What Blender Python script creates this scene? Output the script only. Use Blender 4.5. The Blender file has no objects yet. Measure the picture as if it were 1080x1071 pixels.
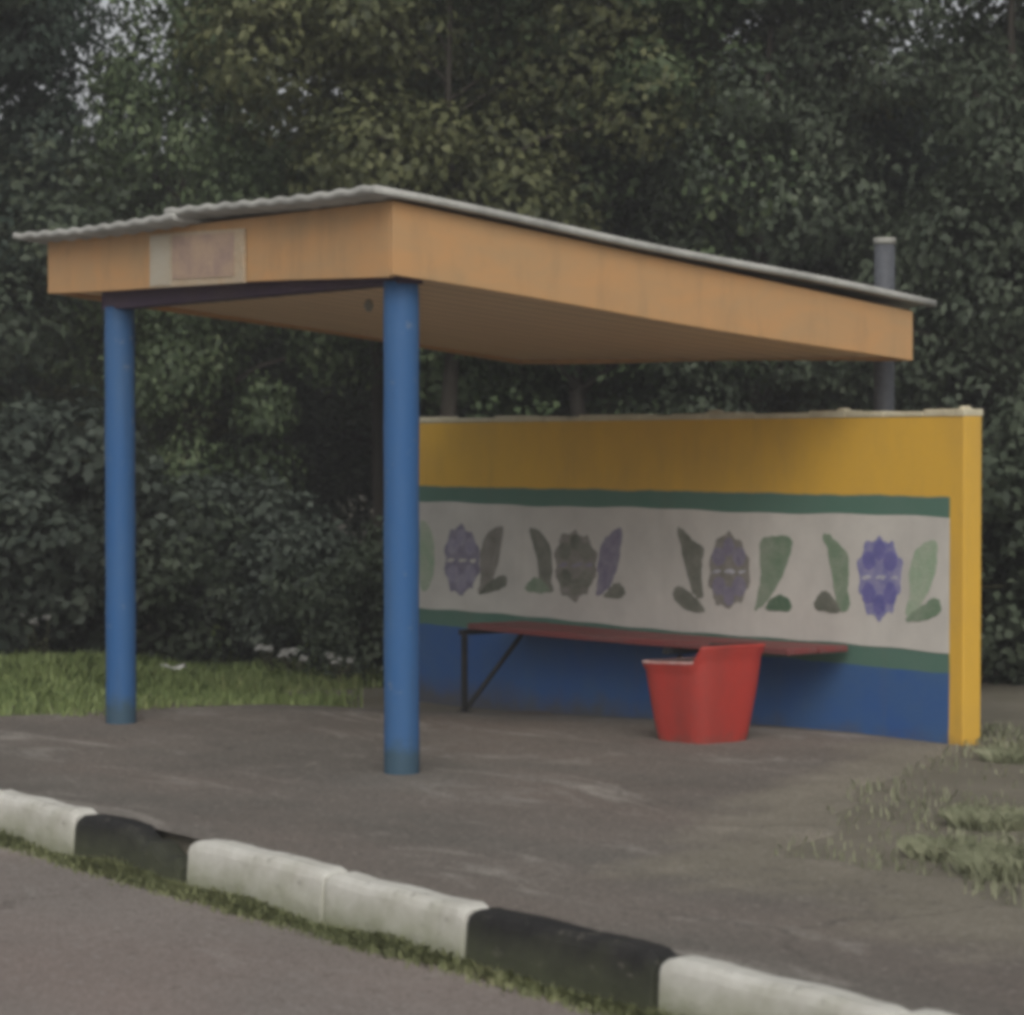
import bpy, math, random
import numpy as np
from mathutils import Vector, Matrix

random.seed(7)
RNG = np.random.default_rng(11)
S = bpy.context.scene
COL = S.collection
PI = math.pi

# ------------------------------------------------------------------ camera
FPX, CAM = 2763.0, Vector((10.0, 0.0, 1.45))
YAW, PITCH = math.radians(53.48), math.radians(-1.324)
FW = Vector((-math.sin(YAW) * math.cos(PITCH), math.cos(YAW) * math.cos(PITCH), math.sin(PITCH)))
RT = Vector((math.cos(YAW), math.sin(YAW), 0))
UP = RT.cross(FW)


def at(u, v, axis, val):
    """point on the plane axis = val seen at pixel (u, v) of the photograph (survey helper)"""
    d = FW + RT * ((u - 540) / FPX) - UP * ((v - 535.5) / FPX)
    t = (val - CAM[axis]) / d[axis]
    return CAM + d * t


def spot(u, depth):
    """ground position at photo column u, `depth` metres in front of the camera"""
    p = CAM + FW * depth + RT * ((u - 540) / FPX * depth)
    return p.x, p.y


cam_d = bpy.data.cameras.new("camera")
cam_d.sensor_width = 36.0
cam_d.sensor_fit = 'HORIZONTAL'
cam_d.lens = 36.0 * FPX / 1080.0
cam_d.clip_end = 1500
cam_d.dof.use_dof = True
cam_d.dof.focus_distance = 12.6
cam_d.dof.aperture_fstop = 3.5
cam = bpy.data.objects.new("camera", cam_d)
COL.objects.link(cam)
cam.matrix_world = Matrix((
    (RT.x, UP.x, -FW.x, CAM.x), (RT.y, UP.y, -FW.y, CAM.y), (RT.z, UP.z, -FW.z, CAM.z), (0, 0, 0, 1)))
S.camera = cam

# ------------------------------------------------------------------ light
SUN_EL = math.radians(37)
w = bpy.data.worlds.new("World")
S.world = w
w.use_nodes = True
nt = w.node_tree
sky = nt.nodes.new("ShaderNodeTexSky")
sky.sky_type = 'NISHITA'
sky.sun_disc = False
sky.sun_elevation = SUN_EL
sky.air_density = 1.0
sky.dust_density = 4.0
sky.ozone_density = 1.0
hs = nt.nodes.new("ShaderNodeHueSaturation")
hs.inputs['Saturation'].default_value = 0.16
bg = nt.nodes["Background"]
bg.inputs['Strength'].default_value = 0.15
nt.links.new(sky.outputs[0], hs.inputs['Color'])
nt.links.new(hs.outputs[0], bg.inputs['Color'])
sd = bpy.data.lights.new("sun", 'SUN')
sd.energy = 1.15
sd.angle = math.radians(45)
sd.color = (1.0, 0.94, 0.84)
sun = bpy.data.objects.new("sun", sd)
COL.objects.link(sun)
SAZ = math.radians(-36)         # towards the road side, right of the shelter
sdir = Vector((math.cos(SAZ) * math.cos(SUN_EL), math.sin(SAZ) * math.cos(SUN_EL), math.sin(SUN_EL)))
sun.rotation_euler = sdir.to_track_quat('Z', 'Y').to_euler()
sky.sun_rotation = math.atan2(sdir.x, sdir.y)

S.view_settings.view_transform = 'Standard'
S.view_settings.look = 'None'
S.view_settings.exposure = -0.48
S.view_settings.gamma = 1.0
S.cycles.filter_width = 4.5
S.cycles.max_bounces = 8
S.cycles.use_denoising = True


# ------------------------------------------------------------------ materials
class N:
    def __init__(self, name, rough=0.8):
        self.m = bpy.data.materials.new(name)
        self.m.use_nodes = True
        self.t = self.m.node_tree
        self.b = self.t.nodes["Principled BSDF"]
        self.b.inputs['Roughness'].default_value = rough
        self.b.inputs['Specular IOR Level'].default_value = 0.3
        self.tc = self.t.nodes.new("ShaderNodeTexCoord")

    def new(self, kind, **kw):
        n = self.t.nodes.new(kind)
        for k, v in kw.items():
            setattr(n, k, v)
        return n

    def link(self, a, b):
        self.t.links.new(a, b)

    def vec(self, scale=(1, 1, 1), space='Object'):
        mp = self.new("ShaderNodeMapping")
        mp.inputs['Scale'].default_value = scale
        self.link(self.tc.outputs[space], mp.inputs['Vector'])
        return mp.outputs[0]

    def noise(self, scale, detail=4, rough=0.6, stretch=(1, 1, 1), dist=0.0):
        n = self.new("ShaderNodeTexNoise")
        n.inputs['Scale'].default_value = scale
        n.inputs['Detail'].default_value = detail
        n.inputs['Roughness'].default_value = rough
        n.inputs['Distortion'].default_value = dist
        self.link(self.vec(stretch), n.inputs['Vector'])
        return n.outputs['Fac']

    def ramp(self, fac, stops):
        r = self.new("ShaderNodeValToRGB")
        e = r.color_ramp.elements
        e[0].position, e[0].color = stops[0][0], (*col3(stops[0][1]), 1)
        e[1].position, e[1].color = stops[-1][0], (*col3(stops[-1][1]), 1)
        for p, c in stops[1:-1]:
            k = e.new(p)
            k.color = (*col3(c), 1)
        self.link(fac, r.inputs[0])
        return r.outputs[0]

    def mix(self, fac, a, b, mode='MIX'):
        m = self.new("ShaderNodeMix", data_type='RGBA', blend_type=mode)
        for sock, v in ((m.inputs[0], fac), (m.inputs[6], a), (m.inputs[7], b)):
            if hasattr(v, 'is_output'):
                self.link(v, sock)
            elif isinstance(v, (int, float)):
                sock.default_value = v
            else:
                sock.default_value = (*v, 1)
        return m.outputs[2]

    def math(self, op, a, b=0.0, clamp=False):
        m = self.new("ShaderNodeMath", operation=op, use_clamp=clamp)
        for sock, v in ((m.inputs[0], a), (m.inputs[1], b)):
            if hasattr(v, 'is_output'):
                self.link(v, sock)
            else:
                sock.default_value = v
        return m.outputs[0]

    def xyz(self, space='Object'):
        s = self.new("ShaderNodeSeparateXYZ")
        self.link(self.tc.outputs[space], s.inputs[0])
        return s.outputs

    def color(self, c):
        if hasattr(c, 'is_output'):
            self.link(c, self.b.inputs['Base Color'])
        else:
            self.b.inputs['Base Color'].default_value = (*c, 1)

    def bump(self, fac, strength=0.3, dist=0.01):
        b = self.new("ShaderNodeBump")
        b.inputs['Strength'].default_value = strength
        b.inputs['Distance'].default_value = dist
        self.link(fac, b.inputs['Height'])
        self.link(b.outputs[0], self.b.inputs['Normal'])


def col3(c):
    return (c, c, c) if isinstance(c, (int, float)) else c


def painted(name, base, dirt, scale=3.0, amt=(0.45, 0.75), rough=0.6, stretch=(1, 1, 1), fine=0.14, bump=0.15):
    n = N(name, rough)
    a = n.ramp(n.noise(scale, 6, 0.65, stretch, 0.4), [(amt[0], 0.0), (amt[1], 1.0)])
    c = n.mix(a, base, dirt)
    f = n.noise(scale * 14, 4, 0.7)
    c = n.mix(fine * 2, c, n.ramp(f, [(0.25, 0.15), (0.75, 0.95)]), 'OVERLAY')
    n.color(c)
    n.bump(f, bump, 0.006)
    return n.m


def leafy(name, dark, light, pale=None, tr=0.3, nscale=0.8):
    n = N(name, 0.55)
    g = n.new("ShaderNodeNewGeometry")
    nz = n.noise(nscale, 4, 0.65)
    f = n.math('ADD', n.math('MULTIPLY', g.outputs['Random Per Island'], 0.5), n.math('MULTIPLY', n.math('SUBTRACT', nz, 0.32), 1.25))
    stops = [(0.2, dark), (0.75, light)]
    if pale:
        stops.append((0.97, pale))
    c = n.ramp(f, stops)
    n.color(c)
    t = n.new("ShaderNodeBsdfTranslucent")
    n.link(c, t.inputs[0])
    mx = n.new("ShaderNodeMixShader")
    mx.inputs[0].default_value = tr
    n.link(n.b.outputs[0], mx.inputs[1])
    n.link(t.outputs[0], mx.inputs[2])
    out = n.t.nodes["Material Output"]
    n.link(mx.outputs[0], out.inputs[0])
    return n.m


M = {}
M['blue'] = painted('blue paint', (0.075, 0.17, 0.40), (0.10, 0.19, 0.33), 2.5, stretch=(1, 1, 0.4))
# post: same paint with a grimy splash zone at the foot
n = N('post paint', 0.55)
a = n.ramp(n.noise(3, 6, 0.65, (1, 1, 0.3)), [(0.4, 0.0), (0.8, 1.0)])
c = n.mix(a, (0.032, 0.112, 0.28), (0.060, 0.135, 0.265))
z = n.xyz()[2]
zz = n.math('ADD', z, n.math('MULTIPLY', n.noise(14, 4), -0.16))
c = n.mix(n.ramp(zz, [(0.0, 0.75), (0.09, 0.0)]), c, (0.05, 0.085, 0.09))
sc = n.ramp(n.noise(9, 6, 0.75), [(0.62, 0.0), (0.66, 1.0)])
c = n.mix(n.math('MULTIPLY', sc, 0.55), c, (0.17, 0.21, 0.27))
run = n.ramp(n.noise(14, 4, 0.7, (1, 1, 0.06)), [(0.55, 0.0), (0.75, 1.0)])
c = n.mix(n.math('MULTIPLY', run, 0.35), c, (0.05, 0.075, 0.12))
n.color(c)
n.bump(n.noise(30, 4), 0.2, 0.004)
M['post'] = n.m
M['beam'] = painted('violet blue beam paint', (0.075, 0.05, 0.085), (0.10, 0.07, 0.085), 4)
# fascia boards
n = N('orange fascia paint', 0.6)
a = n.ramp(n.noise(2.2, 6, 0.65, (1, 1, 2.5), 0.5), [(0.38, 0.0), (0.72, 1.0)])
c = n.mix(a, (0.54, 0.305, 0.138), (0.45, 0.295, 0.155))
s = n.ramp(n.noise(7, 5, 0.7, (1.0, 1.0, 0.25)), [(0.5, 0.0), (0.75, 1.0)])
c = n.mix(n.math('MULTIPLY', s, 0.35), c, (0.26, 0.19, 0.11))
n.color(c)
n.bump(n.noise(22, 5, 0.7, (0.15, 0.15, 1)), 0.25, 0.005)
M['fascia'] = n.m
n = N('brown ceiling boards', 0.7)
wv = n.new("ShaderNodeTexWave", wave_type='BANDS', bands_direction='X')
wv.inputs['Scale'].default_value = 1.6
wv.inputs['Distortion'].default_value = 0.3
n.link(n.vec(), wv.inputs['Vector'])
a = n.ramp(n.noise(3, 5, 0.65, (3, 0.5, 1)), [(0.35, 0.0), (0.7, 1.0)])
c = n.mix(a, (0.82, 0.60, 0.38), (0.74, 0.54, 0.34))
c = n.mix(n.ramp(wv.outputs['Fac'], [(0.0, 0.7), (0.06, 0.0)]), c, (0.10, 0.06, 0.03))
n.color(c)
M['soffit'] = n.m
n = N('weathered grey fibre cement', 0.9)
a = n.ramp(n.noise(4, 7, 0.7), [(0.35, (0.30, 0.30, 0.28)), (0.6, (0.46, 0.46, 0.43)), (0.8, (0.22, 0.23, 0.19))])
n.color(a)
n.bump(n.noise(60, 4), 0.3, 0.003)
M['roof'] = n.m
M['pipe'] = painted('grey blue pipe paint', (0.095, 0.102, 0.118), (0.075, 0.078, 0.083), 3, stretch=(1, 1, 0.3))
M['pipecap'] = painted('pale pipe rim', (0.30, 0.30, 0.27), (0.22, 0.22, 0.2), 12)

# wall body: painted bands by height with a hand-cut edge
n = N('banded wall paint', 0.7)
o = n.xyz()
wob = n.math('MULTIPLY', n.math('SUBTRACT', n.noise(3.5, 4), 0.5), 0.03)
zz = n.math('ADD', o[2], wob)
yel = n.mix(n.ramp(n.noise(2.4, 6, 0.65, (1, 1, 0.5)), [(0.4, 0.0), (0.75, 1.0)]), (0.71, 0.425, 0.060), (0.56, 0.345, 0.075))
gre = n.mix(n.noise(6, 4), (0.080, 0.18, 0.135), (0.12, 0.205, 0.165))
blu = n.mix(n.ramp(n.noise(2.2, 6, 0.65), [(0.35, 0.0), (0.7, 1.0)]), (0.035, 0.11, 0.33), (0.06, 0.135, 0.28))


def step(val, edge, soft=0.006):
    return n.math('MULTIPLY', n.math('SUBTRACT', val, edge - soft), 0.5 / soft, True)


xl = n.math('ADD', o[0], n.math('MULTIPLY', wob, 0.6))
body = n.mix(step(zz, 0.335), blu, gre)
body = n.mix(step(zz, 1.205), body, yel)
body = n.mix(step(xl, 0.945), body, yel)
body = n.mix(step(xl, -3.70), yel, body)
grime = n.ramp(n.math('ADD', n.math('ADD', o[2], 0.35), n.math('MULTIPLY', n.noise(7, 5), -0.22)), [(0.12, 0.8), (0.27, 0.0)])
body = n.mix(grime, body, (0.11, 0.10, 0.08))
run = n.ramp(n.noise(5, 5, 0.7, (1, 1, 0.12)), [(0.55, 0.0), (0.8, 1.0)])
body = n.mix(n.math('MULTIPLY', run, 0.28), body, (0.16, 0.14, 0.10))
n.color(body)
n.bump(n.noise(24, 6, 0.7), 0.35, 0.008)
M['wall'] = n.m
n = N('off white mural ground', 0.75)
c = n.ramp(n.noise(2.6, 6, 0.65), [(0.3, (0.50, 0.48, 0.445)), (0.7, (0.64, 0.615, 0.565))])
run = n.ramp(n.noise(5, 5, 0.7, (1, 1, 0.15)), [(0.55, 0.0), (0.8, 1.0)])
c = n.mix(n.math('MULTIPLY', run, 0.25), c, (0.30, 0.28, 0.24))
n.color(c)
n.bump(n.noise(24, 6, 0.7), 0.3, 0.008)
M['panel'] = n.m
M['coping'] = painted('pale cement coping', (0.60, 0.55, 0.40), (0.42, 0.37, 0.25), 5)


def mural(name, base, fade, sc=9):
    return painted(name, base, fade, sc * 0.8, (0.30, 0.66), 0.8, bump=0.1, fine=0.3)


M['m_green'] = mural('faded green mural paint', (0.14, 0.22, 0.14), (0.26, 0.30, 0.23))
M['m_dark'] = mural('dark olive mural paint', (0.105, 0.115, 0.09), (0.22, 0.22, 0.185))
M['m_pale'] = mural('pale green mural paint', (0.25, 0.36, 0.24), (0.38, 0.42, 0.33))
M['m_blue'] = mural('violet blue mural paint', (0.145, 0.145, 0.345), (0.30, 0.29, 0.43), 16)
M['m_violet'] = mural('dull violet mural paint', (0.16, 0.145, 0.22), (0.27, 0.25, 0.30), 20)
M['m_grey'] = mural('grey olive mural paint', (0.17, 0.165, 0.14), (0.28, 0.26, 0.235), 16)
M['m_dgreen'] = mural('deep green mural paint', (0.06, 0.13, 0.075), (0.14, 0.19, 0.13))
M['m_dblue'] = mural('deep violet blue mural paint', (0.10, 0.10, 0.30), (0.18, 0.17, 0.38), 16)
M['m_pviolet'] = mural('pale violet mural paint', (0.24, 0.22, 0.32), (0.33, 0.31, 0.37), 20)
M['m_white'] = mural('white mural paint', (0.52, 0.52, 0.56), (0.36, 0.36, 0.42))
M['bench'] = painted('dark red bench paint', (0.20, 0.050, 0.048), (0.155, 0.085, 0.08), 5, stretch=(0.4, 3, 3))
M['iron'] = painted('black iron', (0.018, 0.02, 0.024), (0.04, 0.035, 0.032), 14)
M['bin'] = painted('red bin paint', (0.47, 0.050, 0.038), (0.33, 0.055, 0.045), 3.5, (0.45, 0.85), fine=0.09)
n = N('red bin paint', 0.55)
c = n.mix(n.ramp(n.noise(3.5, 6, 0.65, (1, 1, 0.5)), [(0.42, 0.0), (0.75, 1.0)]), (0.47, 0.050, 0.038), (0.31, 0.055, 0.045))
bzz = n.math('ADD', n.math('ADD', n.xyz()[2], 0.12), n.math('MULTIPLY', n.noise(11, 6, 0.7), -0.22))
c = n.mix(n.ramp(bzz, [(0.005, 0.55), (0.055, 0.0)]), c, (0.16, 0.085, 0.07))
ch = n.ramp(n.noise(24, 5, 0.75), [(0.64, 0.0), (0.68, 1.0)])
c = n.mix(n.math('MULTIPLY', ch, 0.7), c, (0.17, 0.08, 0.07))
n.color(c)
n.bump(n.noise(12, 6, 0.7), 0.35, 0.01)
M['bin'] = n.m
M['bin_in'] = painted('dark bin lining', (0.05, 0.03, 0.028), (0.03, 0.025, 0.022), 5)  # near-black inner shell of the bin
M['bin_rim'] = painted('pale rim highlight', (0.52, 0.36, 0.34), (0.45, 0.16, 0.13), 10)  # highlight of the lowered rim, put into the colour
M['sign_w'] = painted('chalky sign board', (0.44, 0.36, 0.26), (0.44, 0.31, 0.19), 6)
M['sign_w2'] = painted('whitish sign corner', (0.45, 0.41, 0.33), (0.42, 0.35, 0.25), 7)
M['sign_p'] = painted('faded pink sign print', (0.33, 0.235, 0.195), (0.43, 0.31, 0.22), 8, (0.35, 0.65))
M['paper'] = painted('white paper scrap', (0.62, 0.62, 0.58), (0.5, 0.5, 0.46), 9)

# asphalt
def asphalt(name, lo, hi, pale, warm, rim=False):
    n = N(name, 0.9)
    c = n.ramp(n.noise(0.9, 7, 0.65), [(0.3, lo), (0.7, hi)])
    c = n.mix(n.ramp(n.noise(0.5, 3, 0.5, (1, 1.7, 1)), [(0.42, 0.0), (0.7, 0.6)]), c, warm)
    s = n.ramp(n.noise(0.9, 8, 0.72, (0.75, 1.9, 1), 0.9), [(0.545, 0.0), (0.70, 1.0)])
    c = n.mix(n.math('MULTIPLY', s, 0.8), c, pale)
    k = n.ramp(n.noise(2.4, 6, 0.75, (0.5, 1.6, 1), 0.8), [(0.63, 0.0), (0.75, 1.0)])
    c = n.mix(n.math('MULTIPLY', k, 0.5), c, tuple(v * 0.55 for v in lo))
    vo = n.new("ShaderNodeTexVoronoi", feature='DISTANCE_TO_EDGE')
    vo.inputs['Scale'].default_value = 0.75
    mv = n.new("ShaderNodeVectorMath", operation='ADD')
    nn = n.new("ShaderNodeTexNoise")
    nn.inputs['Scale'].default_value = 3.0
    nn.inputs['Detail'].default_value = 5
    n.link(n.vec(), nn.inputs['Vector'])
    n.link(n.vec(), mv.inputs[0])
    vs = n.new("ShaderNodeVectorMath", operation='SCALE')
    vs.inputs['Scale'].default_value = 0.35
    n.link(nn.outputs['Color'], vs.inputs[0])
    n.link(vs.outputs[0], mv.inputs[1])
    n.link(mv.outputs[0], vo.inputs['Vector'])
    if rim:
        at_ = n.new("ShaderNodeAttribute", attribute_name='rim')
        e = n.math('ADD', n.math('MULTIPLY', at_.outputs['Fac'], 1.15), n.math('MULTIPLY', n.math('SUBTRACT', n.noise(2.2, 7, 0.75), 0.5), 1.3))
        soil = n.ramp(n.noise(1.1, 7, 0.7), [(0.3, (0.19, 0.172, 0.135)), (0.5, (0.235, 0.212, 0.168)), (0.72, (0.31, 0.275, 0.225))])
        c = n.mix(n.ramp(e, [(0.35, 0.0), (0.8, 1.0)]), c, soil)
    crack = n.math('MULTIPLY', n.ramp(vo.outputs['Distance'], [(0.0, 0.6), (0.018, 0.0)]), n.ramp(n.noise(0.8, 2), [(0.5, 0.0), (0.62, 0.7)]))
    c = n.mix(crack, c, tuple(v * 0.45 for v in lo))
    f = n.noise(90, 3, 0.8)
    c = n.mix(0.6, c, n.ramp(f, [(0.3, 0.15), (0.7, 0.9)]), 'OVERLAY')
    gr = n.ramp(n.noise(28, 2, 0.5), [(0.62, 0.0), (0.70, 1.0)])
    c = n.mix(n.math('MULTIPLY', gr, 0.4), c, pale)
    dk = n.ramp(n.noise(19, 2, 0.5, (1, 1.1, 1)), [(0.64, 0.0), (0.72, 1.0)])
    c = n.mix(n.math('MULTIPLY', dk, 0.5), c, tuple(v * 0.5 for v in lo))
    n.color(c)
    n.bump(n.noise(40, 6, 0.8), 0.6, 0.015)
    return n.m


M['pave'] = asphalt('worn pavement asphalt', (0.135, 0.122, 0.107), (0.205, 0.186, 0.164), (0.42, 0.39, 0.35), (0.225, 0.18, 0.155), True)
M['road'] = asphalt('worn road asphalt', (0.215, 0.190, 0.172), (0.285, 0.25, 0.228), (0.42, 0.39, 0.36), (0.30, 0.235, 0.21))
n = N('soil and dry grass ground', 0.95)
c = n.ramp(n.noise(1.1, 7, 0.7), [(0.3, (0.19, 0.172, 0.135)), (0.5, (0.235, 0.212, 0.168)), (0.72, (0.31, 0.275, 0.225))])
c = n.mix(n.ramp(n.noise(16, 5, 0.75), [(0.4, 0.0), (0.7, 0.35)]), c, (0.17, 0.17, 0.105))
n.color(c)
n.bump(n.noise(18, 6, 0.8), 0.8, 0.03)
M['ground'] = n.m


def kerb_mat(name, base, dirt, moss):
    n = N(name, 0.85)
    z = n.xyz('Object')[2]
    c = n.mix(n.ramp(n.noise(5, 6, 0.7), [(0.4, 0.0), (0.75, 1.0)]), base, dirt)
    nz = n.noise(6, 6, 0.7)
    zz = n.math('ADD', n.math('ADD', z, 0.35), n.math('MULTIPLY', nz, -0.22))
    c = n.mix(n.ramp(zz, [(0.08, 0.9), (0.245, 0.0)]), c, moss)
    sp = n.ramp(n.noise(13, 6, 0.75), [(0.60, 0.0), (0.66, 1.0)])
    c = n.mix(n.math('MULTIPLY', sp, 0.6), c, (0.20, 0.185, 0.155))
    n.color(c)
    n.bump(n.noise(22, 7, 0.78), 0.6, 0.014)
    return n.m


M['kerb_w'] = kerb_mat('whitewashed kerb', (0.70, 0.69, 0.635), (0.54, 0.525, 0.465), (0.24, 0.255, 0.145))
M['kerb_b'] = kerb_mat('black painted kerb', (0.018, 0.018, 0.018), (0.042, 0.040, 0.038), (0.09, 0.10, 0.055))
M['bark'] = painted('bark', (0.042, 0.036, 0.029), (0.072, 0.064, 0.053), 6, stretch=(1, 1, 0.2), rough=0.95, bump=0.6)
M['stem'] = painted('green brown stems', (0.06, 0.065, 0.035), (0.09, 0.08, 0.05), 9)
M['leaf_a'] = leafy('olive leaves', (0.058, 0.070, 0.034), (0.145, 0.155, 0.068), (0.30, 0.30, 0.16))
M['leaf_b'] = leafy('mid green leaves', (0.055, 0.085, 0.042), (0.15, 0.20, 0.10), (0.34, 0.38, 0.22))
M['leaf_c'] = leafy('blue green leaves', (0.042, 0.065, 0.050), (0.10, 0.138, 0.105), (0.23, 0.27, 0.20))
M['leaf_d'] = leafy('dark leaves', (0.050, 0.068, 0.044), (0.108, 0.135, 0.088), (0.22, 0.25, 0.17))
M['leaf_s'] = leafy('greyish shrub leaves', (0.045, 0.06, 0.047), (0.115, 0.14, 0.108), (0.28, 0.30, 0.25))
M['grass'] = leafy('grass blades', (0.20, 0.27, 0.10), (0.38, 0.46, 0.19), (0.55, 0.56, 0.28), 0.35, 0.9)
M['gutter'] = leafy('gutter moss and grass', (0.19, 0.215, 0.105), (0.36, 0.385, 0.195), (0.5, 0.48, 0.29), 0.3, 0.9)
M['drygrass'] = leafy('dry grass blades', (0.28, 0.30, 0.19), (0.42, 0.43, 0.29), (0.55, 0.53, 0.38), 0.3, 0.9)
M['petal'] = leafy('white petals', (0.45, 0.45, 0.42), (0.6, 0.6, 0.57), None, 0.3)


# ------------------------------------------------------------------ mesh helpers
class MB:
    def __init__(self):
        self.v, self.f, self.sm = [], [], []

    def add(self, verts, faces, smooth=False):
        o = len(self.v)
        self.v += [tuple(p) for p in verts]
        self.f += [tuple(i + o for i in f) for f in faces]
        self.sm += [smooth] * len(faces)
        return self

    def box(self, a, b, jit=0.0):
        x0, y0, z0 = a
        x1, y1, z1 = b
        p = [(x0, y0, z0), (x1, y0, z0), (x1, y1, z0), (x0, y1, z0), (x0, y0, z1), (x1, y0, z1), (x1, y1, z1), (x0, y1, z1)]
        return self.hexa(p)

    def hexa(self, p):
        return self.add(p, [(0, 3, 2, 1), (4, 5, 6, 7), (0, 1, 5, 4), (1, 2, 6, 5), (2, 3, 7, 6), (3, 0, 4, 7)])

    def tube(self, pts, rad, seg=12, cap=True, smooth=True):
        pts = [Vector(p) for p in pts]
        if not hasattr(rad, '__len__'):
            rad = [rad] * len(pts)
        vs, fs = [], []
        for i, p in enumerate(pts):
            d = (pts[min(i + 1, len(pts) - 1)] - pts[max(i - 1, 0)]).normalized()
            a = d.orthogonal().normalized() if abs(d.z) < 0.95 else Vector((1, 0, 0)) - d * d.x
            a.normalize()
            b = d.cross(a)
            for k in range(seg):
                t = 2 * PI * k / seg
                vs.append(p + (a * math.cos(t) + b * math.sin(t)) * rad[i])
        for i in range(len(pts) - 1):
            for k in range(seg):
                k2 = (k + 1) % seg
                fs.append((i * seg + k, i * seg + k2, (i + 1) * seg + k2, (i + 1) * seg + k))
        self.add(vs, fs, smooth)
        if cap:
            e = (len(pts) - 1) * seg
            self.add(vs[:seg], [tuple(range(seg - 1, -1, -1))])
            self.add(vs[e:], [tuple(range(seg))])
        return self

    def mesh(self, name, mat):
        me = bpy.data.meshes.new(name)
        me.from_pydata(self.v, [], self.f)
        me.polygons.foreach_set('use_smooth', self.sm)
        mats = mat if isinstance(mat, list) else [mat]
        for m in mats:
            me.materials.append(m)
        me.update()
        return me

    def build(self, name, mat, parent=None, bevel=0.0, seg=2):
        o = bpy.data.objects.new(name, self.mesh(name, mat))
        COL.objects.link(o)
        if parent:
            o.parent = parent
        if bevel:
            b = o.modifiers.new("bevel", 'BEVEL')
            b.width = bevel
            b.segments = seg
            b.limit_method = 'ANGLE'
            b.angle_limit = math.radians(40)
        return o


def tag(o, label=None, cat=None, group=None, kind=None):
    for k, v in (('label', label), ('category', cat), ('group', group), ('kind', kind)):
        if v:
            o[k] = v
    return o


def empty(name, loc=(0, 0, 0), rz=0.0):
    o = bpy.data.objects.new(name, None)
    o.empty_display_size = 0.2
    COL.objects.link(o)
    o.location = loc
    o.rotation_euler.z = rz
    return o


def rel(o, root):
    """part built in world coordinates: keep it where it is under its root"""
    o.parent = root
    o.matrix_parent_inverse = Matrix.Translation(-Vector(root.location))
    return o


def sstep(a, b, x):
    t = min(1, max(0, (x - a) / (b - a)))
    return t * t * (3 - 2 * t)


# ------------------------------------------------------------------ ground, road, pavement
def gz(x, y):
    dip = -0.15 * sstep(7.4, 9.3, y) * sstep(0.6, -3.6, x) * (1 - sstep(10.5, 13, y))
    rough = 0.02 * math.sin(x * 1.7 + 0.4) * math.sin(y * 1.3 + 1.0) * sstep(9.6, 11, y)
    rise = 0.0
    return dip + rough + rise


def lin(a, b, k):
    return [a + (b - a) * i / k for i in range(k + 1)]


def grid(name, xs, ys, zf, mat, keep=None):
    vs = [(x, y, zf(x, y)) for y in ys for x in xs]
    nx = len(xs)
    fs = []
    for j in range(len(ys) - 1):
        for i in range(nx - 1):
            if keep is None or keep(0.5 * (xs[i] + xs[i + 1]), 0.5 * (ys[j] + ys[j + 1])):
                fs.append((j * nx + i, j * nx + i + 1, (j + 1) * nx + i + 1, (j + 1) * nx + i))
    return MB().add(vs, fs, True).build(name, mat)


def gfull(x, y):
    if y < 4.76:
        return -0.20
    if y < 4.80:
        return -0.20
    return gz(x, y) - 0.012


xs = [-400, -200, -100, -60, -40, -25] + lin(-16, 12, 84) + [16, 25, 40, 60, 100, 200, 400]
ys = [-400, -200, -100, -40, -10, 0, 4.0, 4.74, 4.79, 4.86] + lin(5.2, 16, 54) + [18, 22, 30, 45, 70, 100, 200, 400]
tag(grid('ground', xs, ys, gfull, M['ground']), 'brown soil verge with thin dry grass around the bus shelter', 'ground', kind='structure')
tag(grid('road', [-400, -100, -40] + lin(-20, 20, 80) + [40, 100, 400], lin(-3.6, 4.70, 40), lambda x, y: -0.170, M['road']),
    'grey brown worn asphalt road in front of the kerb', 'road', kind='structure')


# pavement: footpath along the kerb, widened into a bay under the shelter, with a ragged edge
def pave_edge(x):
    base = 6.25 + (9.36 - 6.25) * sstep(-2.95, -2.45, x)
    if x > 1.0:
        base = max(6.30, 9.36 - 1.45 * (x - 1.0))
    wob = 0.10 * math.sin(2.3 * x) + 0.07 * math.sin(5.1 * x + 1) + 0.05 * math.sin(11.3 * x + 2) + 0.025 * math.sin(23 * x)
    k = 0 if -2.3 < x < 0.95 else 1
    return base + wob * k


vs, fs, rim = [], [], []
px = [-400, -100, -40, -20] + lin(-12, 14, 520) + [20, 40, 100, 400]
NT = 24
for x in px:
    e = pave_edge(x)
    for j in range(NT + 1):
        y = 4.80 + (e - 4.80) * j / NT
        vs.append((x, y, gz(x, y) + 0.004 - (0.018 if j == NT else 0)))
        bay = -2.2 < x < 0.2
        rim.append(0.0 if bay else max(0.0, 1 - (e - y) / 1.3) * sstep(0.2, 1.2, x) + max(0.0, 1 - (e - y) / 0.25) * (1 - sstep(-2.6, -2.2, x)))
for i in range(len(px) - 1):
    for j in range(NT):
        a = i * (NT + 1) + j
        fs.append((a, a + NT + 1, a + NT + 2, a + 1))
po = MB().add(vs, fs, True).build('pavement', M['pave'])
ra = po.data.attributes.new('rim', 'FLOAT', 'POINT')
ra.data.foreach_set('value', rim)
tag(po, 'worn grey asphalt pavement under the bus shelter', 'pavement', kind='structure')

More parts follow.
